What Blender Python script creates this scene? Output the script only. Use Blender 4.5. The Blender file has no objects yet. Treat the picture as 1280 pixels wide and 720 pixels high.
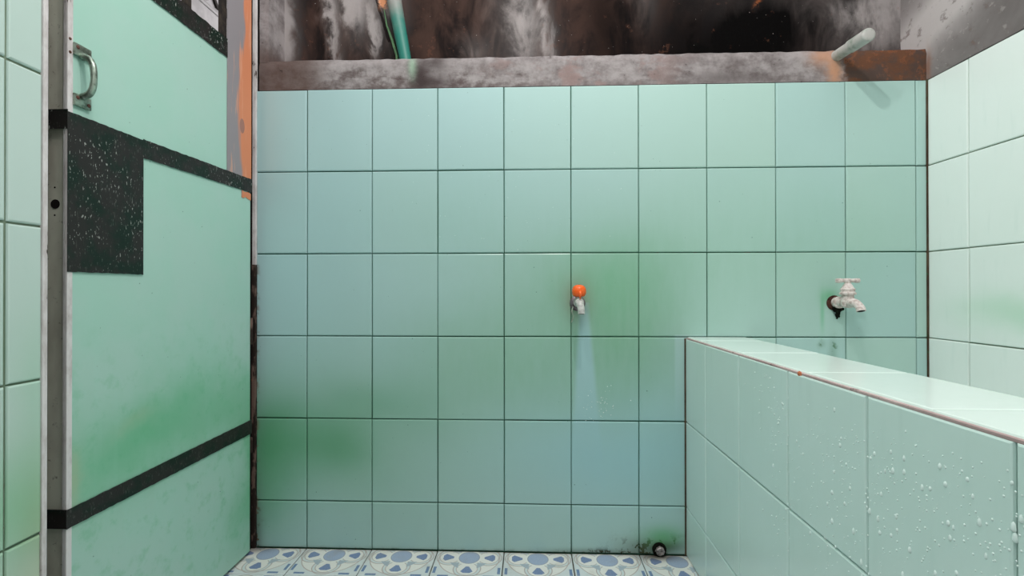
import bpy, bmesh, math, random
from mathutils import Vector, Matrix
random.seed(7)
scn = bpy.context.scene
COL = scn.collection

# ------------------------------------------------------------------ camera
YAW, PITCH, ROLL = 0.0362, 0.0041, -0.0008
def cam_axis(x3, y2, z3):
    c, s = math.cos(ROLL), math.sin(ROLL); x, z2 = x3*c - z3*s, x3*s + z3*c
    c, s = math.cos(PITCH), math.sin(PITCH); y, z = y2*c - z2*s, y2*s + z2*c
    c, s = math.cos(YAW), math.sin(YAW); return Vector((x*c - y*s, x*s + y*c, z))
cd = bpy.data.cameras.new('camera'); cam = bpy.data.objects.new('camera', cd); COL.objects.link(cam)
R_, F_, U_ = cam_axis(1, 0, 0), cam_axis(0, 1, 0), cam_axis(0, 0, 1)
m = Matrix((R_, U_, -F_)).transposed().to_4x4(); m.translation = (0.6758, -1.4315, 0.7826)
cam.matrix_world = m
cd.sensor_width = 36.0; cd.lens = 598.34/1280*36.0; cd.clip_start = 0.02
scn.camera = cam

# ------------------------------------------------------------------ world, lamps, exposure
w = bpy.data.worlds.new('world'); scn.world = w; w.use_nodes = True
bg = w.node_tree.nodes['Background']
bg.inputs[0].default_value = (0.985, 0.985, 1.0, 1); bg.inputs[1].default_value = 1.75
def lamp(name, loc, watt, rad, col):
    l = bpy.data.lights.new(name, 'POINT'); l.energy = watt; l.shadow_soft_size = rad; l.color = col
    o = bpy.data.objects.new(name, l); COL.objects.link(o); o.location = loc
lamp('ceiling_lamp', (0.84, -0.86, 2.20), 27.0, 0.02, (1.0, 0.965, 0.93))
lamp('ceiling_lamp', (0.46, -1.02, 2.22), 15.0, 0.025, (1.0, 0.965, 0.93))
vs = scn.view_settings
vs.view_transform = 'Standard'; vs.look = 'None'; vs.gamma = 1.0; vs.use_curve_mapping = False
vs.exposure = 0.0

# ------------------------------------------------------------------ node expressions
def lin(c):
    return tuple((v/255/12.92 if v/255 <= .04045 else ((v/255+.055)/1.055)**2.4) for v in c)
class X:                                   # a scalar socket or number with operators
    def __init__(s, nt, v): s.nt, s.v = nt, v
    def _m(s, op, *a, clamp=False):
        n = s.nt.nodes.new('ShaderNodeMath'); n.operation = op; n.use_clamp = clamp
        for i, q in enumerate((s,)+a):
            q = q.v if isinstance(q, X) else q
            if isinstance(q, (int, float)): n.inputs[i].default_value = q
            else: s.nt.links.new(q, n.inputs[i])
        return X(s.nt, n.outputs[0])
    def __add__(s, o): return s._m('ADD', o)
    __radd__ = __add__
    def __sub__(s, o): return s._m('SUBTRACT', o)
    def __rsub__(s, o): return (s*-1.0)+o
    def __mul__(s, o): return s._m('MULTIPLY', o)
    __rmul__ = __mul__
    def __truediv__(s, o): return s._m('DIVIDE', o)
    def abs(s): return s._m('ABSOLUTE')
    def lt(s, o): return s._m('LESS_THAN', o)
    def gt(s, o): return s._m('GREATER_THAN', o)
    def min(s, o): return s._m('MINIMUM', o)
    def max(s, o): return s._m('MAXIMUM', o)
    def exp(s): return s._m('EXPONENT')
    def sqrt(s): return s._m('SQRT')
    def clamp(s): return s._m('ADD', 0.0, clamp=True)
    def mod(s, o): return s._m('FLOORED_MODULO', o)
    def ramp(s, a, b):                     # smooth 0..1
        n = s.nt.nodes.new('ShaderNodeMapRange'); n.interpolation_type = 'SMOOTHSTEP'
        s.nt.links.new(s.v, n.inputs[0]); n.inputs[1].default_value = a; n.inputs[2].default_value = b
        return X(s.nt, n.outputs[0])
class Mat:
    def __init__(s, name, rough=.5, spec=.5, metal=0.):
        s.m = bpy.data.materials.new(name); s.m.use_nodes = True; s.nt = s.m.node_tree
        s.b = s.nt.nodes['Principled BSDF']
        s.b.inputs['Roughness'].default_value = rough; s.b.inputs['Specular IOR Level'].default_value = spec
        s.b.inputs['Metallic'].default_value = metal
        g = s.nt.nodes.new('ShaderNodeNewGeometry'); s.pos = g.outputs['Position']
        sp = s.nt.nodes.new('ShaderNodeSeparateXYZ'); s.nt.links.new(s.pos, sp.inputs[0])
        s.x, s.y, s.z = (X(s.nt, sp.outputs[i]) for i in range(3))
    def vec(s, x, y, z):
        n = s.nt.nodes.new('ShaderNodeCombineXYZ')
        for i, q in enumerate((x, y, z)):
            if isinstance(q, X): s.nt.links.new(q.v, n.inputs[i])
            else: n.inputs[i].default_value = q
        return n.outputs[0]
    def noise(s, scale=5., detail=3., rough=.55, stretch=(1, 1, 1), off=0., dist=0.):
        n = s.nt.nodes.new('ShaderNodeTexNoise'); n.inputs['Scale'].default_value = scale
        n.inputs['Detail'].default_value = detail; n.inputs['Roughness'].default_value = rough; n.inputs['Distortion'].default_value = dist
        s.nt.links.new(s.vec(s.x*stretch[0]+off, s.y*stretch[1]+off, s.z*stretch[2]-off), n.inputs['Vector'])
        return X(s.nt, n.outputs[0])
    def rand(s):
        n = s.nt.nodes.new('ShaderNodeObjectInfo'); return X(s.nt, n.outputs['Random'])
    def col(s, c):
        n = s.nt.nodes.new('ShaderNodeRGB'); n.outputs[0].default_value = (*lin(c), 1); return n.outputs[0]
    def mix(s, a, b, f):
        n = s.nt.nodes.new('ShaderNodeMix'); n.data_type = 'RGBA'; n.clamp_factor = True
        for q, i in ((a, 6), (b, 7)):
            if isinstance(q, tuple): n.inputs[i].default_value = (*lin(q), 1)
            else: s.nt.links.new(q, n.inputs[i])
        if isinstance(f, X): s.nt.links.new(f.v, n.inputs[0])
        else: n.inputs[0].default_value = f
        return n.outputs[2]
    def blob(s, cx, cz, rx, rz, k=1., x=None, z=None):
        x = s.x if x is None else x; z = s.z if z is None else z
        a = (x-cx)*(1/rx); b = (z-cz)*(1/rz)
        return ((a*a+b*b)*-1.0).exp()*k
    def base(s, c):
        if isinstance(c, tuple): s.b.inputs['Base Color'].default_value = (*lin(c), 1)
        else: s.nt.links.new(c, s.b.inputs['Base Color'])
        return s
    def rough(s, q): s.nt.links.new(q.v, s.b.inputs['Roughness']); return s
    def bump(s, h, strength=.3, dist=.002):
        n = s.nt.nodes.new('ShaderNodeBump'); n.inputs['Strength'].default_value = strength; n.inputs['Distance'].default_value = dist
        s.nt.links.new(h.v, n.inputs['Height']); s.nt.links.new(n.outputs[0], s.b.inputs['Normal']); return s

TILE = (170, 216, 203)
M = {}
# glazed mint tile with the algae film on the wall around and below the tap
t = Mat('tile_back', rough=.22, spec=.35)
nz = t.noise(6, 4, .6, off=3.); nz2 = t.noise(40, 3, .6, stretch=(1, 1, .25)); nz3 = t.noise(2.2, 2, .5, off=9.)
wx = t.x+(nz-.5)*.10; wz = t.z+(nz3-.5)*.16
tint = t.rand()
c = t.mix((167, 197, 198), (176, 206, 197), t.x.ramp(-.1, 1.5))  # base darker than the other walls' tiles, dimmer light put into the colour
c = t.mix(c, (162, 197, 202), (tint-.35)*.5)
film = (t.blob(.92, .80, .28, .16, .62, wx, wz)+t.blob(.60, .56, .34, .20, .60, wx, wz)+t.blob(.98, .58, .16, .16, .5, wx, wz)
        + t.blob(.45, 1.0, .35, .18, .20, wx, wz)+t.blob(1.25, .95, .4, .2, .22, wx, wz)+t.blob(1.55, .9, .25, .2, .18, wx, wz))
# the run of water below the spout keeps the glaze clean
dd = (t.x-.838-(0.74-t.z)*.02).abs()
clean = (1-(dd-(.014+(.74-t.z)*.075)).ramp(-.012, .006))*(t.z.lt(.745))*(t.z.ramp(.18, .6)*.75+.1)
film = film*(1-clean*.95)
corner = (1-(1.127-t.x).ramp(.018, .026))*t.z.lt(.65)*t.z.ramp(.30, .5)
film = film*(1-corner*.9)
c = t.mix(c, (128, 176, 146), film*(nz2*.5+.75))
c = t.mix(c, (158, 200, 212), clean*.5)
c = t.mix(c, (150, 200, 212), t.blob(.98, .30, .42, .16, .5, wx, wz))
c = t.mix(c, (138, 176, 152), t.blob(.18, .30, .40, .30, .55, wx, wz))
alg = (t.blob(-.12, .33, .13, .16, .95, wx, wz)+t.blob(.10, .31, .13, .12, .75, wx, wz)+t.blob(-.13, .12, .10, .14, .5, wx, wz)
       + t.blob(.20, .47, .14, .07, .35, wx, wz)+t.blob(.36, .42, .1, .1, .18, wx, wz))
c = t.mix(c, (72, 148, 98), alg*.80)
c = t.mix(c, (110, 185, 140), t.blob(1.552, .762, .024, .024, .75)+t.blob(1.532, .715, .006, .05, .6)+t.blob(.90, .80, .13, .10, .26, wx, wz))
c = t.mix(c, (140, 128, 110), t.blob(.818, .755, .040, .055, .6))
sc = (t.noise(28, 3, .7, off=1.)-.52).ramp(0, .10)
c = t.mix(c, (64, 66, 48), (t.blob(.3, -.004, .6, .010, .7)+t.blob(1.03, .02, .085, .030, 1.4)+t.blob(1.09, .03, .05, .022, .9)+t.blob(.86, .005, .12, .010, .9)
                            + t.blob(-.155, .03, .018, .12, 1.0))*(sc*.6+.5))
c = t.mix(c, (92, 170, 110), t.blob(1.07, .055, .06, .03, .9)*.8)
c = t.mix(c, (70, 110, 70), (t.blob(1.562, .60, .012, .04, 1.0)+t.blob(1.53, .625, .01, .012, .9))*(sc*.7+.3))
c = t.mix(c, (120, 96, 84), (1-(t.x+.157).ramp(.0, .016))*sc*.7*t.z.lt(.9))
dots = (t.noise(150, 0, .5, off=5.)-.86).ramp(0, .02)
c = t.mix(c, (70, 95, 85), dots*.7)
t.base(c); M['tile_back'] = t.m

def plain_tile(name, a, b, rough=.2, green=()):
    t = Mat(name, rough=rough, spec=.35)
    n1 = t.noise(5, 3, .55, off=2.); n2 = t.noise(60, 2, .5, stretch=(1, 1, .15))
    c = t.mix(a, b, n1.ramp(.3, .7)*.7+t.rand()*.3)
    c = t.mix(c, (176, 204, 196), (n2-.5).ramp(.05, .3)*.10)
    for (ax, p, q, rp, rq, k, cc) in green:
        u = t.y if ax == 'y' else t.x
        c = t.mix(c, cc, t.blob(p, q, rp, rq, k, u+(n1-.5)*.1, t.z+(n1-.5)*.12))
    t.base(c); M[name] = t.m
plain_tile('tile_right', (232, 241, 237), (229, 239, 234), .22, (('y', -.3, .72, .2, .05, .5, (160, 214, 178)),))  # same glaze lightened for right and tank walls, stronger light put into colour
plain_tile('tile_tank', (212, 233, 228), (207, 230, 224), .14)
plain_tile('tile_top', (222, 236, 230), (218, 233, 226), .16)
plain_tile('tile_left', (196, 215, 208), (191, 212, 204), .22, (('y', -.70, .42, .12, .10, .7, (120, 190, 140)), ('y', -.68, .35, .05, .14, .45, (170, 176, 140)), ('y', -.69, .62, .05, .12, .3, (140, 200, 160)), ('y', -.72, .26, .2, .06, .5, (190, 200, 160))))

def grout(name, a, b, c3, thr=.58):
    t = Mat(name, rough=.85, spec=.15)
    n1 = t.noise(9, 4, .65); n2 = t.noise(45, 4, .7, off=4.)
    c = t.mix(a, b, n1.ramp(.35, .65)); c = t.mix(c, c3, (n2-thr).ramp(0, .1)*.8)
    t.base(c).bump(n2, .4, .001); M[name] = t.m
grout('grout_dark', (52, 94, 74), (40, 76, 58), (72, 48, 34))
grout('grout_grey', (128, 140, 122), (104, 124, 104), (92, 70, 58), .62)
grout('grout_tank', (64, 106, 94), (92, 116, 104), (104, 96, 70), .6)
grout('grout_floor', (92, 84, 76), (60, 56, 48), (70, 96, 70))
grout('corner_joint', (92, 78, 62), (66, 52, 42), (58, 96, 66), .55)
grout('grout_edge', (196, 174, 172), (172, 150, 148), (120, 96, 92), .6)

# sooty plaster above the tiles
def soot(name, side=False):
    t = Mat(name, rough=.95, spec=.04)
    n1 = t.noise(3.5, 5, .6, stretch=(1.6, 1, .7), off=1.5, dist=.6); n2 = t.noise(24, 5, .7, off=6.); n3 = t.noise(8, 4, .6, stretch=(1.5, 1, .7), off=2., dist=1.2)
    sl = t.x+(t.z-1.6)*.12+(n1-.5)*.15+(n3-.5)*.09+(n2-.5)*.02
    c = t.mix((28, 24, 24), (72, 54, 48), (n1*.6+n3*.4).ramp(.42, .62)*.8*(1-t.x.ramp(1.0, 1.3)*.7))
    if not side:
        g = (t.blob(-.13, 1.66, .05, .16, 1.1, sl)+t.blob(.045, 1.66, .022, .3, .55, sl)+t.blob(.12, 1.72, .05, .12, .75, sl)+t.blob(.235, 1.76, .05, .14, .95, sl)
             + t.blob(.17, 1.60, .012, .1, .5, sl)+t.blob(.66, 1.62, .085, .22, .62, sl)+t.blob(.74, 1.6, .02, .3, .35, sl)+t.blob(.50, 1.55, .05, .05, .35, sl)
             + t.blob(1.06, 1.7, .04, .1, .3, sl)+t.blob(1.82, 1.60, .20, .16, .62, sl, t.z-(t.x-1.7)*.5)+t.blob(1.5, 1.68, .25, .07, .22, sl))
        gm = g*(n3*1.1+n2*.5+.06)
        c = t.mix(c, (172, 165, 164), gm*.42+gm.ramp(.24, .62)*.48)
        c = t.mix(c, (9, 8, 8), (t.blob(1.40, 1.58, .17, .14, 1.25, sl+(t.z-1.6)*-.7+(n3-.5)*.25, t.z+(n1-.5)*.2)+t.blob(1.12, 1.56, .22, .2, .6, sl))+t.blob(.94, 1.66, .06, .2, .5, sl))
        # cracks and bare brick in the plaster
        ck = (t.x-.206-(1.64-t.z)*.30+(n2-.5)*.012).abs().lt(.0045)*t.z.gt(1.585)
        c = t.mix(c, (26, 20, 20), ck*.85)
        c = t.mix(c, (232, 160, 120), t.blob(.205, 1.716, .014, .016, 2.2)*(n2-.45).ramp(0, .1))
        c = t.mix(c, (12, 9, 8), t.blob(1.375, 1.735, .04, .026, 3.0, t.x+(n2-.5)*.03))
        c = t.mix(c, (150, 86, 52), (t.blob(1.398, 1.685, .008, .014, 1.0, t.x+(t.z-1.69)*-.5)*(n2-.4).ramp(0, .12))*.9)
    else:
        g = t.blob(1.60, -.10, .085, 9., 1.0, t.z+(t.y+.1)*.42+(n1-.5)*.10, t.y)*.95+(n1-.5)*.7+.18
        c = t.mix((92, 86, 85), (186, 180, 179), g)
        c = t.mix(c, (112, 104, 102), (n2-.55).ramp(0, .1)*.6)
        c = t.mix(c, (176, 170, 167), (t.noise(24, 3, .6, off=8.)-.60).ramp(0, .06)*.35)
        c = t.mix(c, (140, 98, 78), t.blob(-.004, 1.43, .010, .05, .7, t.y+(n2-.5)*.02))
    c = t.mix(c, (120, 80, 64), (n2-.62).ramp(0, .06)*.22)
    specks = (t.noise(220, 0, .5, off=2.)-.84).ramp(0, .02)
    c = t.mix(c, (190, 182, 178), specks*.6)
    t.base(c).bump(n2, .35, .003); M[name] = t.m
soot('soot_plaster'); soot('soot_side', True)
t = Mat('ledge_plaster', rough=.85, spec=.15)
n1 = t.noise(7, 5, .65, stretch=(1, 1, 1.6), off=1.); n2 = t.noise(30, 5, .7, off=3.); n3 = t.noise(12, 4, .6, stretch=(1, 1, 2.5), off=7., dist=.5)
wx = t.x+(n2-.5)*.05
c = t.mix((160, 153, 153), (112, 104, 104), (n1*.45+n3*.2+n2*.35).ramp(.38, .62))
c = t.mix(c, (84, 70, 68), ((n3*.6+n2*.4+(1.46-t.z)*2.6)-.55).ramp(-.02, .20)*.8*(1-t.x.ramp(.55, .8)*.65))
c = t.mix(c, (150, 126, 122), (n1-.5).ramp(0, .1)*.6*t.x.ramp(.45, .7)*(1-t.x.ramp(1.0, 1.2)))
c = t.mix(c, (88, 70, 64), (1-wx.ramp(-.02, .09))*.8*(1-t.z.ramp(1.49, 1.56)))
c = t.mix(c, (66, 56, 56), (t.blob(.345, 1.43, .025, .05, .9, wx)+t.blob(.395, 1.47, .035, .03, .7, wx)+t.blob(.39, 1.41, .05, .02, .8, wx)+t.blob(1.25, 1.41, .12, .02, .6, wx)))
c = t.mix(c, (150, 184, 158), t.blob(.322, 1.462, .012, .035, .6))
rust = t.mix((104, 70, 52), (84, 68, 62), (n1-.42).ramp(0, .14)); rust = t.mix(rust, (158, 98, 66), (n2-.54).ramp(0, .12)*.5)
c = t.mix(c, (196, 146, 116), t.blob(1.57, 1.42, .02, .05, .9, wx)+t.blob(1.535, 1.47, .035, .03, .7, wx))
c = t.mix(c, rust, wx.ramp(1.585, 1.61))
c = t.mix(c, (80, 48, 30), (n2-.6).ramp(0, .08)*.6*t.x.gt(1.6))
c = t.mix(c, (40, 34, 34), (n2-.66).ramp(0, .03)*.7)
t.base(c).bump(n2*.6+n1*.5, .8, .005); M['ledge'] = t.m

# floor tile print
t = Mat('floor_tile', rough=.3, spec=.3)
u = t.x.mod(.2)-.1; v = (t.y+.135).mod(.2)-.1
au, av = u.abs(), v.abs(); a = au.max(av); b = au.min(av); r = (u*u+v*v).sqrt()
n2 = t.noise(320, 2, .6); n1 = t.noise(14, 3, .6)
c = t.col((228, 228, 222))
lobe = ((a-.056)*(a-.056)+b*b).sqrt()
c = t.mix(c, (204, 214, 216), r.gt(.090)*.8)
c = t.mix(c, (206, 216, 216), (lobe-.034).abs().lt(.004))
c = t.mix(c, (178, 164, 158), (lobe-.0385).abs().lt(.0014)*.9)
c = t.mix(c, (178, 164, 158), (lobe-.0295).abs().lt(.0012)*.8)
c = t.mix(c, (180, 168, 162), (r-.0885).abs().lt(.0014)*.9)
c = t.mix(c, (164, 178, 188), r.gt(.039)*r.lt(.058)*(a-b).lt((r-.037)*1.25)*.95)
c = t.mix(c, (228, 230, 224), r.lt(.037))
c = t.mix(c, (150, 152, 164), r.lt(.0308))
c = t.mix(c, (156, 172, 196), r.lt(.029))
kite = (a-.060).abs().lt(.0155)*b.lt(.0045+(a-.0445)*.55)*b.lt(.030-(a-.058)*1.2)
c = t.mix(c, (116, 136, 172), kite)
bar = a.gt(.086)*a.lt(.094)*b.gt(.048)*b.lt(.078)
c = t.mix(c, (104, 130, 166), bar)
c = t.mix(c, (206, 214, 216), (n2-.5).ramp(.0, .3)*.45)
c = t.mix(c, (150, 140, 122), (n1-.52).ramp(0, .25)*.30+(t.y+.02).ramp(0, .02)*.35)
c = t.mix(c, (70, 60, 48), t.blob(1.05, -.01, .06, .02, .9, t.x, t.y)+t.blob(-.15, -.01, .05, .02, .6, t.x, t.y))
t.base(c); M['floor_tile'] = t.m

# door
t = Mat('door_panel', rough=.38, spec=.3)
n1 = t.noise(5, 4, .6, off=1.); n2 = t.noise(26, 4, .65, off=5.); n3 = t.noise(50, 2, .5, stretch=(1, 1, .06))
c = t.mix((168, 209, 194), (174, 209, 197), n1.ramp(.35, .65))
wz = t.z+(n1-.5)*.2; wy = t.y+(n2-.5)*.04+(n1-.5)*.12
c = t.mix(c, (112, 186, 144), (t.blob(-.50, .46, .18, .11, .62, wy, wz)+t.blob(-.30, .48, .2, .09, .55, wy, wz)+t.blob(-.10, .45, .12, .12, .45, wy, wz)+t.blob(-.04, .22, .03, .2, .9, wy, wz)+t.blob(-.10, .12, .06, .08, .6, wy, wz)))
c = t.mix(c, (108, 184, 140), (n2-.5).ramp(0, .2)*.35*(1-t.z.ramp(.5, .8)))
c = t.mix(c, (180, 186, 150), t.blob(-.585, .45, .02, .06, .5, wy, wz)+t.blob(-.45, .52, .04, .02, .2, wy, wz))
c = t.mix(c, (168, 218, 204), (n3-.5).ramp(0, .3)*.08)
c = t.mix(c, (70, 110, 90), (t.noise(150, 0, .5, off=5.)-.86).ramp(0, .02)*.6)
t.base(c); M['door_panel'] = t.m
t = Mat('black_tape', rough=.5, spec=.35)
n1 = t.noise(14, 4, .65); n2 = t.noise(60, 3, .7, stretch=(1, 1.6, .35), off=3.); n3 = t.noise(260, 2, .6, stretch=(1, 1.2, .45), off=1.)
c = t.mix((8, 32, 23), (38, 35, 34), n1.ramp(.40, .56)); c = t.mix(c, (84, 82, 78), (n2-.60).ramp(0, .12)*.5)
c = t.mix(c, (188, 190, 184), (n3-.635).ramp(0, .03)*((t.noise(9, 2, .5, off=4.)-.44).ramp(0, .1)*t.z.gt(.7)*.7+.12)*.9)
t.base(c).bump(n2, .25, .001); M['tape'] = t.m
t = Mat('edge_metal', rough=.6, spec=.3)
n1 = t.noise(9, 4, .6, stretch=(1, 1, .5)); n2 = t.noise(60, 3, .7, off=2.)
c = t.mix((206, 204, 190), (170, 164, 152), n1.ramp(.35, .65)); c = t.mix(c, (100, 92, 84), (n2-.6).ramp(0, .1)*.7)
t.base(c).bump(n2, .2, .001); M['channel'] = t.m
t = Mat('pale_trim', rough=.5, spec=.3)
n1 = t.noise(30, 4, .7, stretch=(1, 1, .4)); c = t.mix((222, 217, 217), (196, 188, 187), n1.ramp(.4, .65)); c = t.mix(c, (70, 56, 50), (n1-.64).ramp(0, .04)); t.base(c); M['trim'] = t.m
t = Mat('rusted_trim', rough=.8, spec=.2)
n1 = t.noise(26, 4, .7, stretch=(1, 1, .35)); c = t.mix((44, 34, 30), (112, 90, 82), (n1-.48).ramp(0, .1)); c = t.mix(c, (176, 112, 84), (n1-.66).ramp(0, .04)); t.base(c).bump(n1, .5, .002); M['rust_trim'] = t.m
t = Mat('patch_board', rough=.6, spec=.2)
n1 = t.noise(5, 3, .6, stretch=(1, 1, .30), off=2.); n2 = t.noise(40, 3, .65, stretch=(1, 1, .12), off=1.)
f = ((t.y+.092)*10+(n1-.5)*3.2+(n2-.5)*.5)
c = t.mix((148, 142, 146), (216, 138, 102), f.ramp(-.12, .10)); c = t.mix(c, (226, 168, 140), (n2-.55).ramp(0, .1)*.5)
c = t.mix(c, (148, 116, 110), t.blob(-.085, 1.255, .012, .022, 1.5, t.y).gt(.6)*.8)
t.base(c); M['patch'] = t.m
t = Mat('handle_metal', rough=.3, spec=.5, metal=.75); n1 = t.noise(60, 3, .6)
t.base(t.mix((168, 184, 170), (104, 116, 104), n1.ramp(.4, .65))); M['handle'] = t.m
def flat(name, c, rough=.5, spec=.4, metal=0., c2=None, scale=60, bump=0.):
    t = Mat(name, rough=rough, spec=spec, metal=metal); n1 = t.noise(scale, 3, .65)
    t.base(t.mix(c, c2 or tuple(int(v*.82) for v in c), n1.ramp(.42, .66)))
    if bump: t.bump(n1, bump, .002)
    M[name] = t.m
flat('dark', (26, 22, 21), .7, .2); flat('rust_screw', (96, 58, 46), .6)
flat('orange', (252, 104, 30), .25, .5, c2=(246, 92, 22)); flat('pvc_grey', (196, 196, 192), .4); flat('chrome', (128, 116, 122), .3, .5, .6, c2=(72, 62, 66))
flat('tap_white', (222, 210, 206), .55, c2=(184, 164, 158), scale=110, bump=.3); flat('rust', (84, 54, 46), .85, .1, c2=(40, 28, 26), scale=130, bump=.6)
flat('mould', (22, 24, 18), .95, .05, bump=.6); flat('pipe_pvc', (182, 180, 176), .5, c2=(140, 148, 138), scale=30); flat('pipe_bore', (30, 34, 32), .8)
flat('drain_metal', (168, 158, 156), .45, .5, .3, c2=(96, 88, 86), scale=160, bump=.4); flat('thread', (196, 200, 184), .6)
flat('chip', (214, 128, 92), .8, .1, c2=(150, 84, 60), scale=200); flat('green_strip', (96, 140, 96), .5)
flat('board_grey', (196, 192, 192), .7, .2, c2=(178, 174, 174), scale=12); flat('dark_wood', (40, 36, 34), .7, .2, c2=(62, 54, 48), scale=40)
flat('concrete', (150, 146, 140), .9, .1, scale=8)
t = Mat('teal_pipe', rough=.4, spec=.3); n1 = t.noise(16, 4, .6)
t.base(t.mix((42, 118, 106), (140, 138, 134), (t.z+(n1-.5)*.12).ramp(1.60, 1.72))); M['teal'] = t.m
t = Mat('water', rough=.03, spec=.5); t.b.inputs['Transmission Weight'].default_value = .12; t.b.inputs['IOR'].default_value = 1.33; t.base((232, 248, 244)); M['water'] = t.m  # light caught in the drops is painted as a pale, mostly opaque base

# ------------------------------------------------------------------ mesh helpers
def wloc(p):
    v = Vector((0, 0, 0))
    while p is not None: v += p.location; p = p.parent
    return v
def obj(name, bm, mat, parent=None, smooth=False):
    me = bpy.data.meshes.new(name)
    if parent is not None: bmesh.ops.translate(bm, verts=bm.verts, vec=-wloc(parent))
    bmesh.ops.recalc_face_normals(bm, faces=bm.faces)
    bm.to_mesh(me); bm.free(); me.materials.append(M[mat])
    if smooth: me.shade_smooth()
    o = bpy.data.objects.new(name, me); COL.objects.link(o); o.parent = parent
    return o
def thing(name, label, cat, loc, group=None):
    o = bpy.data.objects.new(name, None); COL.objects.link(o); o.location = loc; o.empty_display_size = .05
    return tag(o, label, cat, group)
def tag(o, label, cat, group=None):
    o['label'] = label; o['category'] = cat
    if group: o['group'] = group
    return o
def struct(name, bm, mat, label, smooth=False):
    o = obj(name, bm, mat, None, smooth); o['kind'] = 'structure'; o['label'] = label; o['category'] = name.split('_')[0]
    return o
def box(x0, x1, y0, y1, z0, z1, bev=0., bm=None):
    bm = bm or bmesh.new()
    vs_ = [bm.verts.new((x, y, z)) for x in (x0, x1) for y in (y0, y1) for z in (z0, z1)]
    fs = [bm.faces.new([vs_[i] for i in f]) for f in ((0, 1, 3, 2), (4, 6, 7, 5), (0, 4, 5, 1), (2, 3, 7, 6), (0, 2, 6, 4), (1, 5, 7, 3))]
    if bev:
        es = {e for f in fs for e in f.edges}
        bmesh.ops.bevel(bm, geom=list(es), offset=bev, segments=2, profile=.6, affect='EDGES')
    return bm
def tube(pts, rad, seg=20, bm=None, caps=True, squash=None):
    bm = bm or bmesh.new(); pts = [Vector(p) for p in pts]
    if isinstance(rad, (int, float)): rad = [rad]*len(pts)
    T = []
    for i in range(len(pts)):
        d = pts[min(i+1, len(pts)-1)]-pts[max(i-1, 0)]
        T.append(d.normalized() if d.length > 1e-9 else T[-1])
    n = T[0].orthogonal().normalized(); rings = []
    for i, p in enumerate(pts):
        n = (n-T[i]*n.dot(T[i])).normalized(); bn = T[i].cross(n)
        rings.append([bm.verts.new(p+(n*math.cos(q)+bn*math.sin(q))*rad[i]) for q in (2*math.pi*k/seg for k in range(seg))])
    for A, B in zip(rings, rings[1:]):
        for k in range(seg): bm.faces.new((A[k], A[(k+1) % seg], B[(k+1) % seg], B[k]))
    if caps: bm.faces.new(rings[0]); bm.faces.new(rings[-1])
    return bm
def lathe(o, d, prof, seg=24, bm=None):     # prof: (distance along d, radius)
    o, d = Vector(o), Vector(d).normalized()
    bm = bm or bmesh.new(); n = d.orthogonal().normalized(); bn = d.cross(n); rings = []
    for s, r in prof: rings.append([bm.verts.new(o+d*s+(n*math.cos(q)+bn*math.sin(q))*r) for q in (2*math.pi*k/seg for k in range(seg))])
    for A, B in zip(rings, rings[1:]):
        for k in range(seg): bm.faces.new((A[k], A[(k+1) % seg], B[(k+1) % seg], B[k]))
    bm.faces.new(rings[0]); bm.faces.new(rings[-1])
    return bm
def bez(p0, p1, p2, n=10):
    p0, p1, p2 = Vector(p0), Vector(p1), Vector(p2)
    return [p0*(1-q)**2+p1*2*q*(1-q)+p2*q*q for q in (i/n for i in range(n+1))]
def auto_smooth(o, ang=40):
    me = o.data; me.shade_smooth(); bm = bmesh.new(); bm.from_mesh(me)
    for e in bm.edges:
        if len(e.link_faces) == 2 and e.calc_face_angle(0) > math.radians(ang): e.smooth = False
    bm.to_mesh(me); bm.free(); return o

def ragged(y0, y1, z0, z1, xf, th, n, amp, seed, za=0., zb=0.):
    rnd = random.Random(seed); bm = bmesh.new(); q = []
    for k in range(n+1):
        y = y0+(y1-y0)*k/n; s = k/n
        lo = z0+rnd.uniform(-amp, amp)+za*s; hi = z1+rnd.uniform(-amp, amp)+zb*s
        q.append([bm.verts.new((x, y, z)) for x in (xf, xf+th) for z in (lo, hi)])
    for A, B in zip(q, q[1:]):
        for i, j in ((0, 1), (1, 3), (3, 2), (2, 0)): bm.faces.new((A[i], A[j], B[j], B[i]))
    bm.faces.new((q[0][0], q[0][1], q[0][3], q[0][2])); bm.faces.new((q[-1][0], q[-1][1], q[-1][3], q[-1][2]))
    return bm
# tiles: local x = width, z = height, front face at y=0 looking along -y
tile_cache = {}
def tile_mesh(w_, h_, mat, th=.008, bev=.003):
    key = (round(w_, 4), round(h_, 4), mat, th)
    if key in tile_cache: return tile_cache[key]
    bm = bmesh.new(); prof = [(th, 0.), (bev, 0.), (bev*.3, bev*.35), (0., bev)]; rings = []
    for y, ins in prof:
        rings.append([bm.verts.new(p) for p in ((-w_/2+ins, y, -h_/2+ins), (w_/2-ins, y, -h_/2+ins), (w_/2-ins, y, h_/2-ins), (-w_/2+ins, y, h_/2-ins))])
    for A, B in zip(rings, rings[1:]):
        for k in range(4): bm.faces.new((A[k], A[(k+1) % 4], B[(k+1) % 4], B[k]))
    bm.faces.new(rings[-1]); bm.faces.new(rings[0][::-1])
    bmesh.ops.recalc_face_normals(bm, faces=bm.faces)
    me = bpy.data.meshes.new('tile'); bm.to_mesh(me); bm.free(); me.materials.append(M[mat]); tile_cache[key] = me
    return me
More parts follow.
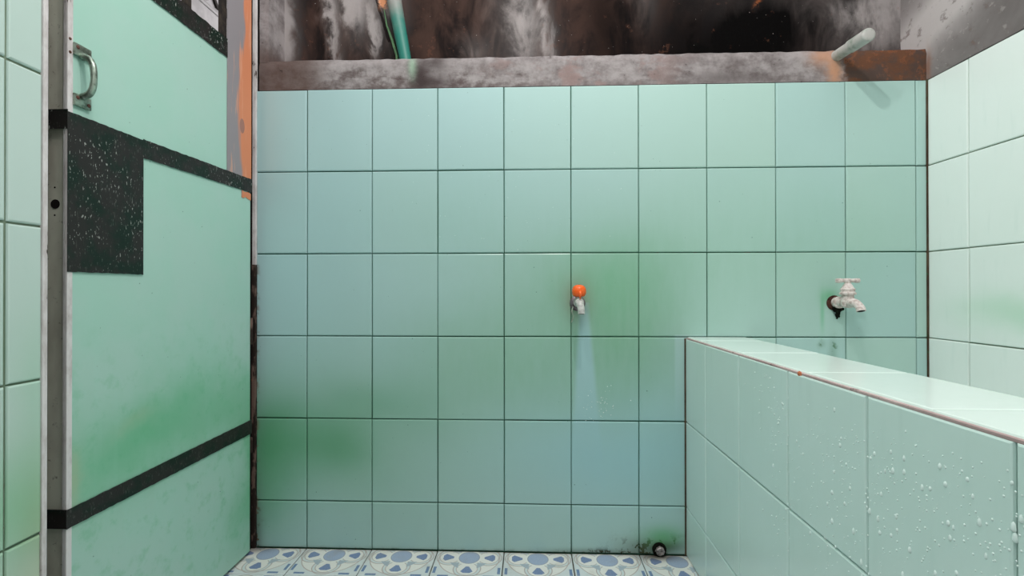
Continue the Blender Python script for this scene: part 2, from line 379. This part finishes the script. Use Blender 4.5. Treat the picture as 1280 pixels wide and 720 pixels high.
def put_tile(parent, mat, cen, wh, rot, jit=.0004, gap=.0028, gw=None):
    o = bpy.data.objects.new('tile', tile_mesh(wh[0]-(gw or gap), wh[1]-gap, mat)); COL.objects.link(o); o.parent = parent
    j = lambda s: random.uniform(-s, s)
    e = Matrix.Rotation(rot[1], 3, 'Z') @ Matrix.Rotation(rot[0], 3, 'X') @ Matrix.Rotation(j(.0016), 3, 'Y') @ Matrix.Rotation(j(.0022), 3, 'X') @ Matrix.Rotation(j(.0022), 3, 'Z')
    o.rotation_euler = e.to_euler(); o.location = Vector(cen)+(e @ Vector((j(jit), j(jit), j(jit))))
    return o
def cuts(a, b, first, step):                # cell limits between a and b with joints at first + k*step
    k = math.ceil((a-first)/step-1e-6); q = [a]
    while first+k*step < b-1e-6:
        if first+k*step > a+1e-6: q.append(first+k*step)
        k += 1
    return list(zip(q, q[1:]+[b]))

XL, XR, XT0, XT1, ZT, YF = -.157, 1.8314, 1.1365, 1.312, .643, -2.35
ZTILE = 1.393
H = 2.4
# ------------------------------------------------------------------ back wall
wb = struct('wall_back', box(-.168, 2.05, .0045, .1, -.05, ZTILE-.001), 'grout_dark', 'back wall of mint green glazed tiles with dark joints')
for x0, x1 in cuts(XL, XR, 0., .2):
    for z0, z1 in cuts(0., ZTILE, .143, .25):
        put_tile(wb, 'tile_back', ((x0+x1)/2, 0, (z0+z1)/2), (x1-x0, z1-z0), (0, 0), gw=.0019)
for xa, za in ((XT0, ZT-.004), (XR, ZTILE)):
    obj('corner_joint', ragged(-.0030, .003, 0., za, xa-.0036, .0040, 3, .001, 31), 'corner_joint', wb)
obj('sooty_plaster', box(-.168, 2.05, .1, .2, ZTILE-.1, H), 'soot_plaster', wb)
# ledge of rough plaster on top of the tiles, with the upright return at its left end
def rough_slab(x0, x1, z0, z1, yf, yb, nx, nzz, amp, seed):
    rnd = random.Random(seed); bm = bmesh.new(); rows = []
    for j in range(nzz+1):
        row = []
        for i in range(nx+1):
            q, r = i/nx, j/nzz
            dz = rnd.uniform(-amp, amp) if j == nzz else 0.
            y = yf+rnd.uniform(-amp, amp)*.6+(.004 if j == nzz else 0)
            row.append(bm.verts.new((x0+(x1-x0)*q, y, z0+(z1-z0)*r+dz)))
        rows.append(row)
    top = [bm.verts.new((v.co.x, yb, v.co.z)) for v in rows[-1]]
    bot = [bm.verts.new((v.co.x, yb, v.co.z)) for v in rows[0]]
    rows = [bot]+rows+[top]
    for A, B in zip(rows, rows[1:]):
        for k in range(nx): bm.faces.new((A[k], A[k+1], B[k+1], B[k]))
    for k in range(nx): bm.faces.new((top[k], top[k+1], bot[k+1], bot[k]))
    bm.faces.new([r[0] for r in rows]); bm.faces.new([r[-1] for r in rows][::-1])
    return bm
ld = struct('trim_1', rough_slab(-.15, XR, ZTILE, 1.484, .002, .1, 90, 6, .0016, 3), 'ledge', 'grey and rust brown rough plaster ledge above the green back wall')
auto_smooth(ld, 50)
pil = obj('upright_return', rough_slab(-.15, -.122, 1.480, H, .004, .1, 3, 30, .0012, 5), 'ledge', ld)

# ------------------------------------------------------------------ right wall
wr = struct('wall_right', box(XR+.004, 2.0, YF, .2, -.05, ZTILE), 'grout_grey', 'right wall of pale mint tiles with sooty plaster above')
for y0, y1 in cuts(YF, 0., -.1288, .2):
    for z0, z1 in cuts(0.05, ZTILE, .143, .25):
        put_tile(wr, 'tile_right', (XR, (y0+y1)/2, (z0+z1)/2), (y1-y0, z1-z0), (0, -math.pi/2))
bm = bmesh.new(); ny, nk = 60, 30; rnd = random.Random(9)
g = [[bm.verts.new((XR+.001+rnd.uniform(-.0016, .0016), YF+(.15-YF)*i/ny, ZTILE+(H-ZTILE)*k/nk)) for i in range(ny+1)] for k in range(nk+1)]
for k in range(nk):
    for i in range(ny): bm.faces.new((g[k][i], g[k][i+1], g[k+1][i+1], g[k+1][i]))
auto_smooth(obj('plaster', bm, 'soot_side', wr), 60)
obj('plaster_core', box(XR+.006, 2.0, YF, .2, ZTILE, H), 'soot_side', wr)

# ------------------------------------------------------------------ left wall and the space outside the door
XW = -.12
wl = struct('wall_left', box(-.24, XW-.004, YF, -.676, -.05, H), 'grout_grey', 'left wall of mint tiles ending at the doorway')
for y0, y1 in cuts(YF, -.676, -.731, .2):
    for z0, z1 in cuts(0., 1.886, .137, .25):
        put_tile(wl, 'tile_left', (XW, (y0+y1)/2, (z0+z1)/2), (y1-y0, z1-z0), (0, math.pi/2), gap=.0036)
obj('edge_trim', box(-.135, XW+.0015, -.6775, -.6695, 0, H, .0012), 'trim', wl)
wf = struct('wall_front', box(-.5, 2.0, YF-.1, YF, -.05, H), 'board_grey', 'pale plastered front wall behind the viewer')

# ------------------------------------------------------------------ floor
fl = struct('floor', box(-1.4, 2.0, YF, 1.0, -.06, -.0035), 'grout_floor', 'floor of white tiles printed with blue circle motifs')
for x0, x1 in cuts(-.2, XT0+.01, 0., .2):
    for y0, y1 in cuts(YF, .0, -.135, .2):
        put_tile(fl, 'floor_tile', ((x0+x1)/2, (y0+y1)/2, 0), (x1-x0, y1-y0), (-math.pi/2, 0), gap=.0024)

# ------------------------------------------------------------------ tiled wall of the water tank
wt = struct('wall_partition', box(XT0+.005, XT1-.005, YF, .003, -.02, ZT-.0062), 'grout_tank', 'low tiled tank wall with a pale flat top')
for y0, y1 in cuts(YF, 0., -.1588, .2):
    for z0, z1 in cuts(0., ZT-.004, .143, .25):
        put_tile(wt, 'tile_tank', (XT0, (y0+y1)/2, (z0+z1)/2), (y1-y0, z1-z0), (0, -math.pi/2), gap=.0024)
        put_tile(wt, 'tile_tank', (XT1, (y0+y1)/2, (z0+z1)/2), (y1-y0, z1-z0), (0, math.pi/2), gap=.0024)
for y0, y1 in cuts(YF, 0., -.3588, .25):
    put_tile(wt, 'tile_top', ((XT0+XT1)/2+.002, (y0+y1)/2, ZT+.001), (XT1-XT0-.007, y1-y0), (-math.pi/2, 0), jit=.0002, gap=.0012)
bm = box(XT0+.0012, XT0+.0075, YF, 0, ZT-.0060, ZT-.0020, .001); obj('edge_joint', bm, 'grout_edge', wt)
bm = bmesh.new(); bmesh.ops.create_icosphere(bm, subdivisions=2, radius=1.); rnd = random.Random(4)
for v in bm.verts: v.co = Vector((XT0+.0012+v.co.x*.0022, -.595+v.co.y*.006, .6385+v.co.z*.0046))*1+Vector((0, rnd.uniform(-.001, .001), rnd.uniform(-.0008, .0008)))
ch = obj('chip', bm, 'chip', wt); ch['label'] = 'small orange chip in the glaze at the top edge'
tb = struct('floor_tank', box(XT1, XR, YF, 0, .0, .34), 'tile_right', 'unseen bottom of the water tank, raised and pale to bounce light')  # height and pale colour set to throw light onto the right wall

# ------------------------------------------------------------------ door
XD = -.152; DT = .045; Y0, Y1 = -.604, -.040
dr = bpy.data.objects.new('door_1', None); COL.objects.link(dr); dr.location = (XD, Y1, 0)
dr['kind'] = 'structure'; dr['label'] = 'mint green door with black tape bands and a metal pull handle'; dr['category'] = 'door'
for z0, z1 in ((.010, .372), (.376, 1.086), (1.090, 1.440)):
    obj('panel', box(XD-.018, XD, Y0+.009, Y1, z0, z1, .0008), 'door_panel', dr)
obj('back_sheet', box(XD-DT, XD-DT+.006, Y0+.004, Y1, .010, 1.44), 'door_panel', dr)
# C channel closing the free edge of the door
ZD = 1.95
ec = obj('edge_channel', box(XD-DT, XD-.005, Y0+.004, Y0+.009, .010, ZD), 'channel', dr)
obj('lip', box(XD-.0075, XD-.0045, Y0, Y0+.010, .010, ZD, .0008), 'trim', ec)
obj('lip', box(XD-.0035, XD+.0016, Y0-.001, Y0+.0095, .010, 1.063, .0008), 'trim', ec)
obj('lip', box(XD-.0035, XD+.0016, Y0-.001, Y0+.0095, 1.063, ZD, .0008), 'trim', ec)
obj('lip', box(XD-DT, XD-DT+.004, Y0-.001, Y0+.010, .010, ZD, .0008), 'rust_trim', ec)
kh = obj('lock_hole', lathe((-.1775, Y0+.0052, .938), (0, -1, 0), [(0, .0085), (.0016, .0085), (.0019, .0078)]), 'dark', ec)
for zz in (.968, .918): obj('screw_hole', lathe((-.1785, Y0+.0052, zz), (0, -1, 0), [(0, .0016), (.0016, .0016)], 10), 'dark', ec)
# black tape: bands across the door, wrapped over the edge, and a square of it by the lock
obj('tape_band', ragged(Y0-.0012, Y1+.004, .356, .390, XD+.0018, .0010, 60, .0006, 1, .001, .008), 'tape', dr)
obj('tape_band', ragged(-.437, Y1+.004, 1.066, 1.106, XD+.0018, .0010, 50, .0007, 2, .006, .006), 'tape', dr)
obj('tape_patch', ragged(Y0-.0012, -.437, .816, 1.104, XD+.0018, .0010, 24, .0006, 4), 'tape', dr)
obj('tape_band', ragged(Y0-.0012, -.152, 1.420, 1.470, XD+.0018, .0010, 50, .0011, 3), 'tape', dr)
for z0, z1 in ((.357, .391), (1.072, 1.107)):
    obj('tape_wrap', box(XD-DT+.004, XD+.0028, Y0-.0022, Y0-.0012, z0, z1), 'tape', dr)
# upper opening of the door: posts and the patched hinge stile
obj('top_rail', box(XD-.010, XD, Y0+.009, Y1, 1.440, 1.470), 'dark_wood', dr)
obj('top_rail', box(XD-.028, XD, Y0+.009, Y1, 1.91, ZD), 'dark_wood', dr)
for a, b_ in ((Y0+.009, -.57), (-.314, -.287), (-.178, -.150)):
    obj('post', box(XD-.007, XD-.001, a, b_, 1.472, 1.91, .001), 'dark_wood', dr)
pb = obj('patch_board', ragged(-.152, Y1, 1.108, ZD, XD+.0005, .0020, 14, .0008, 6, -.004), 'patch', dr)
pb['label'] = 'grey and orange streaked repair strip beside the hinge'
obj('patch_board', ragged(-.085, Y1, 1.052, 1.070, XD+.0003, .0012, 8, .003, 8), 'patch', dr)
# rusted hinge stile edge and remains
obj('hinge_edge', rough_slab(0, 1, 0, 1, 0, 1, 2, 2, 0, 1) if False else ragged(Y1-.001, Y1+.008, .010, 1.95, XD-DT, DT-.004, 3, .001, 9), 'dark', dr)
for z0, z1 in ((.62, .70), (.30, .345)):
    obj('hinge', lathe((XD+.001, Y1+.004, z0), (0, 0, 1), [(0, .003), (.002, .0042), (z1-z0-.002, .0042), (z1-z0, .003)], 12), 'rust_trim', dr)
# pull handle
hd = obj('handle', tube([(XD+.006, -.580, 1.214)]+bez((XD+.008, -.580, 1.212), (XD+.027, -.580, 1.210), (XD+.027, -.580, 1.176), 10)+bez((XD+.027, -.580, 1.174), (XD+.027, -.580, 1.142), (XD+.008, -.580, 1.140), 10)+[(XD+.006, -.580, 1.138)],
                        [.0068]+[.0064-.0012*(k/10) for k in range(11)]+[.0052+.0012*(k/10) for k in range(11)]+[.0068], 14), 'handle', dr, True)
for zc in (1.222, 1.130):
    bm = box(XD+.0015, XD+.006, -.596, -.562, zc-.011, zc+.011, .0018)
    obj('mount_plate', bm, 'handle', hd)
    for yy, zz in ((-.590, zc+.004), (-.568, zc-.003)):
        obj('screw', lathe((XD+.0055, yy, zz), (1, 0, 0), [(0, .0034), (.0012, .0034), (.0022, .002)], 12), 'rust_screw', hd)
for zz in (1.236, 1.212): obj('screw', lathe((XD+.0015, -.6005, zz), (1, 0, 0), [(0, .0026), (.001, .0024)], 10), 'rust_screw', dr)

# corner strip where the door meets the back wall: pale above, rusted below
cs = struct('trim_2', box(-.1665, -.1555, -.006, .004, .86, H, .001), 'trim', 'pale corner strip between door and back wall')
obj('rusted_foot', ragged(-.007, .003, .0, .86, -.167, .0105, 4, .001, 12), 'rust_trim', cs)
jb = struct('trim_3', box(-.200, -.168, -.034, .06, -.02, 1.96), 'dark', 'dark door jamb behind the corner strip')
jl = struct('trim_4', box(-.36, -.205, -.676, -.585, -.02, 1.96), 'dark', 'dark jamb post added behind the free door edge to block light')  # added so the bright sky doesn't show through the door gap
# board seen outside through the opening above the door
ob = thing('outside_board', 'pale grey board outside, seen through the opening above the door', 'board', (-.45, .2, 0))
obj('board', box(-.47, -.45, -.9, .9, 0., 1.772, .002), 'board_grey', ob)
obj('board', box(-.468, -.448, -.9, .9, 1.775, 1.785, .002), 'board_grey', ob)
obj('board', box(-.47, -.45, -.9, .9, 1.787, 2.0, .002), 'board_grey', ob)
for k in range(-3, 6):
    y = .06+k*.062
    bm = bmesh.new()
    q = [bm.verts.new(p) for xx in (-.4495, -.442) for p in ((xx, y, 1.87), (xx, y+.016, 1.87), (xx, y+.074, 1.795), (xx, y+.058, 1.795))]
    for f in ((0, 1, 2, 3), (4, 7, 6, 5), (0, 4, 5, 1), (1, 5, 6, 2), (2, 6, 7, 3), (3, 7, 4, 0)): bm.faces.new([q[i] for i in f])
    obj('slat', bm, 'dark_wood', ob)

# ------------------------------------------------------------------ orange tap
bx, bz = .819, .746
t1 = thing('orange_knob_tap', 'small grey plastic tap with a round orange knob on the back wall', 'tap', (bx, 0, bz))
obj('flange', lathe((bx, .001, bz-.003), (0, -1, 0), [(0, .023), (.003, .023), (.007, .019), (.009, .014)], 28), 'chrome', t1)
obj('body', lathe((bx, -.004, bz), (0, -1, 0), [(0, .0125), (.02, .0125), (.021, .0145), (.034, .0145), (.035, .0125), (.056, .0125), (.060, .010)], 24), 'pvc_grey', t1)
obj('neck', lathe((bx, -.044, bz+.004), (0, -.1, 1), [(0, .0115), (.012, .0115), (.014, .009), (.026, .009)], 20), 'pvc_grey', t1)
sp = obj('spout', tube(bez((bx, -.050, bz-.002), (bx+.001, -.074, bz-.004), (bx+.003, -.080, bz-.022), 8)+[(bx+.003, -.081, bz-.031)], [.0115]*4+[.0105]*3+[.0100]*3, 20), 'pvc_grey', t1, True)
obj('bore', lathe((bx+.003, -.081, bz-.0305), (0, 0, -1), [(0, .0076), (.0010, .0076)], 16), 'pipe_bore', sp)
bm = bmesh.new(); seg = 40; rings = []
for s, r in ((0, .010), (.0012, .0150), (.005, .0182), (.011, .0198), (.018, .0200), (.024, .0188), (.029, .0160), (.0325, .0115), (.0340, .0065), (.0344, .002)):
    rings.append([bm.verts.new((bx+math.cos(q)*r*(1+.020*math.cos(8*q)*(r > .014)), -.047+math.sin(q)*r*(1+.020*math.cos(8*q)*(r > .014)), bz+.017+s)) for q in (2*math.pi*k/seg for k in range(seg))])
for A, B in zip(rings, rings[1:]):
    for k in range(seg): bm.faces.new((A[k], A[(k+1) % seg], B[(k+1) % seg], B[k]))
bm.faces.new(rings[0]); bm.faces.new(rings[-1])
kb = obj('knob', bm, 'orange', t1, True)
obj('pointer', tube([(bx+.001, -.062, bz+.034), (bx+.001, -.0685, bz+.024), (bx+.001, -.0670, bz+.010)], [.0055, .0042, .0010], 12), 'orange', kb, True)
obj('cap_screw', lathe((bx, -.047, bz+.0510), (0, 0, 1), [(0, .004), (.001, .0035)], 12), 'rust_screw', kb)
obj('thread_tape', tube([(bx-.014, -.010, bz-.012), (bx-.018, -.012, bz-.028), (bx-.013, -.010, bz-.040), (bx-.016, -.006, bz-.054), (bx-.0185, -.004, bz-.060)], [.0014, .0018, .0012, .0016, .0008], 8), 'thread', t1, True)

# ------------------------------------------------------------------ white bib tap
bx, bz = 1.568, .746
t2 = thing('bib_tap', 'weathered white bib tap with a T shaped handle above the water tank', 'tap', (bx, 0, bz))
fg = obj('rusted_flange', lathe((bx-.002, .001, bz-.002), (0, -1, 0), [(0, .0225), (.002, .022), (.004, .0185), (.006, .016)], 26), 'rust', t2)
obj('inlet', lathe((bx, -.002, bz), (0, -1, 0), [(0, .0145), (.012, .0145), (.014, .017), (.020, .017), (.022, .0125), (.040, .0125)], 24), 'tap_white', t2)
obj('body', lathe((bx, -.056, bz-.014), (0, 0, 1), [(0, .009), (.004, .0150), (.012, .0172), (.022, .0168), (.030, .0150), (.034, .0158), (.038, .0158)], 24), 'tap_white', t2, False)
obj('bonnet', lathe((bx, -.056, bz+.023), (0, 0, 1), [(0, .0205), (.005, .0210), (.0065, .0175), (.012, .0170), (.013, .0185), (.017, .0175), (.019, .0145), (.025, .0120), (.030, .0085), (.034, .0075)], 24), 'tap_white', t2)
hb = obj('handle', tube([(bx-.0325, -.056, bz+.062), (bx-.031, -.056, bz+.062), (bx-.024, -.056, bz+.062), (bx-.010, -.056, bz+.0625), (bx, -.056, bz+.063), (bx+.010, -.056, bz+.0625), (bx+.024, -.056, bz+.062), (bx+.031, -.056, bz+.062), (bx+.0325, -.056, bz+.062)],
                        [.003, .0062, .0066, .0050, .0052, .0050, .0066, .0062, .003], 14), 'tap_white', t2, True)
obj('hub', lathe((bx, -.056, bz+.055), (0, 0, 1), [(0, .0078), (.004, .0090), (.010, .0090), (.0135, .006)], 18), 'tap_white', hb)
s2 = obj('spout', tube(bez((bx, -.060, bz-.002), (bx, -.092, bz+.006), (bx, -.108, bz-.014), 10)+[(bx, -.1105, bz-.021)], [.0135, .0135, .0132, .0128, .0122, .0116, .0112, .0108, .0106, .0106, .0112, .0112], 20), 'tap_white', t2, True)
obj('bore', lathe((bx, -.1106, bz-.0208), (0, -.33, -.94), [(0, .0085), (.0008, .0085)], 18), 'pipe_bore', s2)
bm = bmesh.new(); rnd = random.Random(2)
for (cx, cy, cz, r) in ((bx-.004, -.005, bz-.020, .008), (bx+.004, -.006, bz-.024, .008), (bx+.006, -.005, bz-.032, .0065), (bx+.013, -.005, bz-.021, .006), (bx+.003, -.004, bz-.038, .0055), (bx+.008, -.004, bz-.041, .004), (bx+.020, -.004, bz-.020, .004), (bx+.004, -.003, bz-.046, .003)):
    v0 = len(bm.verts); bmesh.ops.create_icosphere(bm, subdivisions=2, radius=r); bm.verts.ensure_lookup_table()
    for v in bm.verts[v0:]:
        v.co = Vector((v.co.x, v.co.y*.5, v.co.z))*(1+rnd.uniform(-.16, .16))+Vector((cx, cy, cz))
obj('mould_clump', bm, 'mould', t2)

# ------------------------------------------------------------------ pipe in the ledge
pd = Vector((.001, -.131, -.008)); p0 = Vector((1.577, .0, 1.468)); dn = pd.normalized()
pp = thing('overflow_pipe', 'grey plastic pipe stub sticking out of the rusty ledge', 'pipe', p0)
obj('tube', lathe(p0-dn*.02, dn, [(0, .0158), (.090, .0158)], 28), 'pipe_pvc', pp)
obj('coupling', lathe(p0+dn*.058, dn, [(0, .0165), (.001, .0180), (.068, .0180), (.0720, .0172), (.0740, .0150), (.0748, .0100), (.0750, .003)], 28), 'pipe_pvc', pp)
for o in list(pp.children)+list(t1.children)+list(t2.children)+list(hd.children)+list(hb.children): auto_smooth(o, 38)

# ------------------------------------------------------------------ drain stub by the floor
q0 = Vector((1.058, 0, .017))
dp = thing('drain_plug', 'small corroded drain plug in the back wall at floor level', 'drain', q0)
obj('collar', lathe(q0+Vector((0, .001, 0)), (0, -1, 0), [(0, .0205), (.006, .0205), (.010, .0185), (.010, .0150)], 22), 'mould', dp)
bm = lathe(q0+Vector((0, .0, .001)), (0, -1, -.1), [(0, .0135), (.014, .0135), (.0165, .0115), (.0165, .007), (.014, .006)], 8); obj('plug', bm, 'drain_metal', dp)

# ------------------------------------------------------------------ things behind the ledge
tp = tag(obj('teal_pipe', tube([(.296, .060, 1.40), (.288, .062, 1.50), (.262, .068, 1.63), (.236, .074, 1.76), (.215, .078, 1.90)], [.016, .018, .021, .025, .026], 22), 'teal', None, True), 'dusty teal plastic pipe leaning behind the ledge', 'pipe')
gs = tag(obj('green_hose', tube([(.258, .088, 1.44), (.251, .088, 1.535), (.236, .090, 1.585), (.218, .092, 1.635), (.208, .093, 1.69)], [.0042, .0044, .0044, .0030, .001], 10), 'green_strip', None, True), 'thin green hose end against the sooty wall', 'hose')

# ------------------------------------------------------------------ water drops
def drops(name, parent, items, mat='water'):
    # items: (point, normal axis sign fn, radius, stretch)
    bm = bmesh.new()
    for P, ax, r, st in items:
        v = {}; rings = []
        for la in (0., .5, 1.05):
            rr = r*math.cos(la); h = r*.7*math.sin(la); ring = []
            for k in range(8):
                a_ = 2*math.pi*k/8; s_, c_ = math.cos(a_)*rr, math.sin(a_)*rr*(st if math.sin(a_) > 0 else 1.)
                ring.append(bm.verts.new(P+(Vector((-h, s_, c_)) if ax == 'x' else Vector((s_, -h, c_)))))
            rings.append(ring)
        top = bm.verts.new(P+(Vector((-r*.71, 0, 0)) if ax == 'x' else Vector((0, -r*.71, 0))))
        for A, B in zip(rings, rings[1:]):
            for k in range(8): bm.faces.new((A[k], A[(k+1) % 8], B[(k+1) % 8], B[k]))
        for k in range(8): bm.faces.new((rings[-1][k], rings[-1][(k+1) % 8], top))
    o = obj(name, bm, mat, parent, True); o['kind'] = 'stuff'
    return o
rnd = random.Random(21); items = []
for k in range(1900):
    y = rnd.uniform(-1.16, -.50); z = rnd.uniform(.16, .60) if rnd.random() < .75 else rnd.gauss(.52, .05)
    if z > .615: continue
    dens = .35+.65*min(1, max(0, (-y-.60)/.2))
    if rnd.random() > dens: continue
    big = rnd.random() < .12
    r = rnd.uniform(.0018, .0030) if big else rnd.uniform(.0007, .0017)
    items.append((Vector((XT0+.0001, y, z)), 'x', r, rnd.uniform(1.5, 2.8) if big else 1.1))
for k in range(60):
    y = rnd.gauss(-.50, .05); z = rnd.gauss(.575, .03) if k < 40 else rnd.uniform(.25, .5)
    if z < .62: items.append((Vector((XT0+.0001, y, z)), 'x', rnd.uniform(.0006, .0019), rnd.uniform(1., 2.2)))
o = drops('water_droplets', None, items); o['label'] = 'pale water droplets on the tank wall face'; o['category'] = 'water'
items = []
for k in range(46): items.append((Vector((rnd.gauss(.885, .03), -.0004, rnd.gauss(.435, .03))), 'y', rnd.uniform(.0006, .0016), 1.2))
for k in range(70): items.append((Vector((rnd.uniform(.3, .95), -.0004, rnd.uniform(.9, 1.36))), 'y', rnd.uniform(.0004, .0011), 1.2))
o = drops('water_splashes', wb, items); o['label'] = 'tiny water droplets scattered on the back wall tiles'
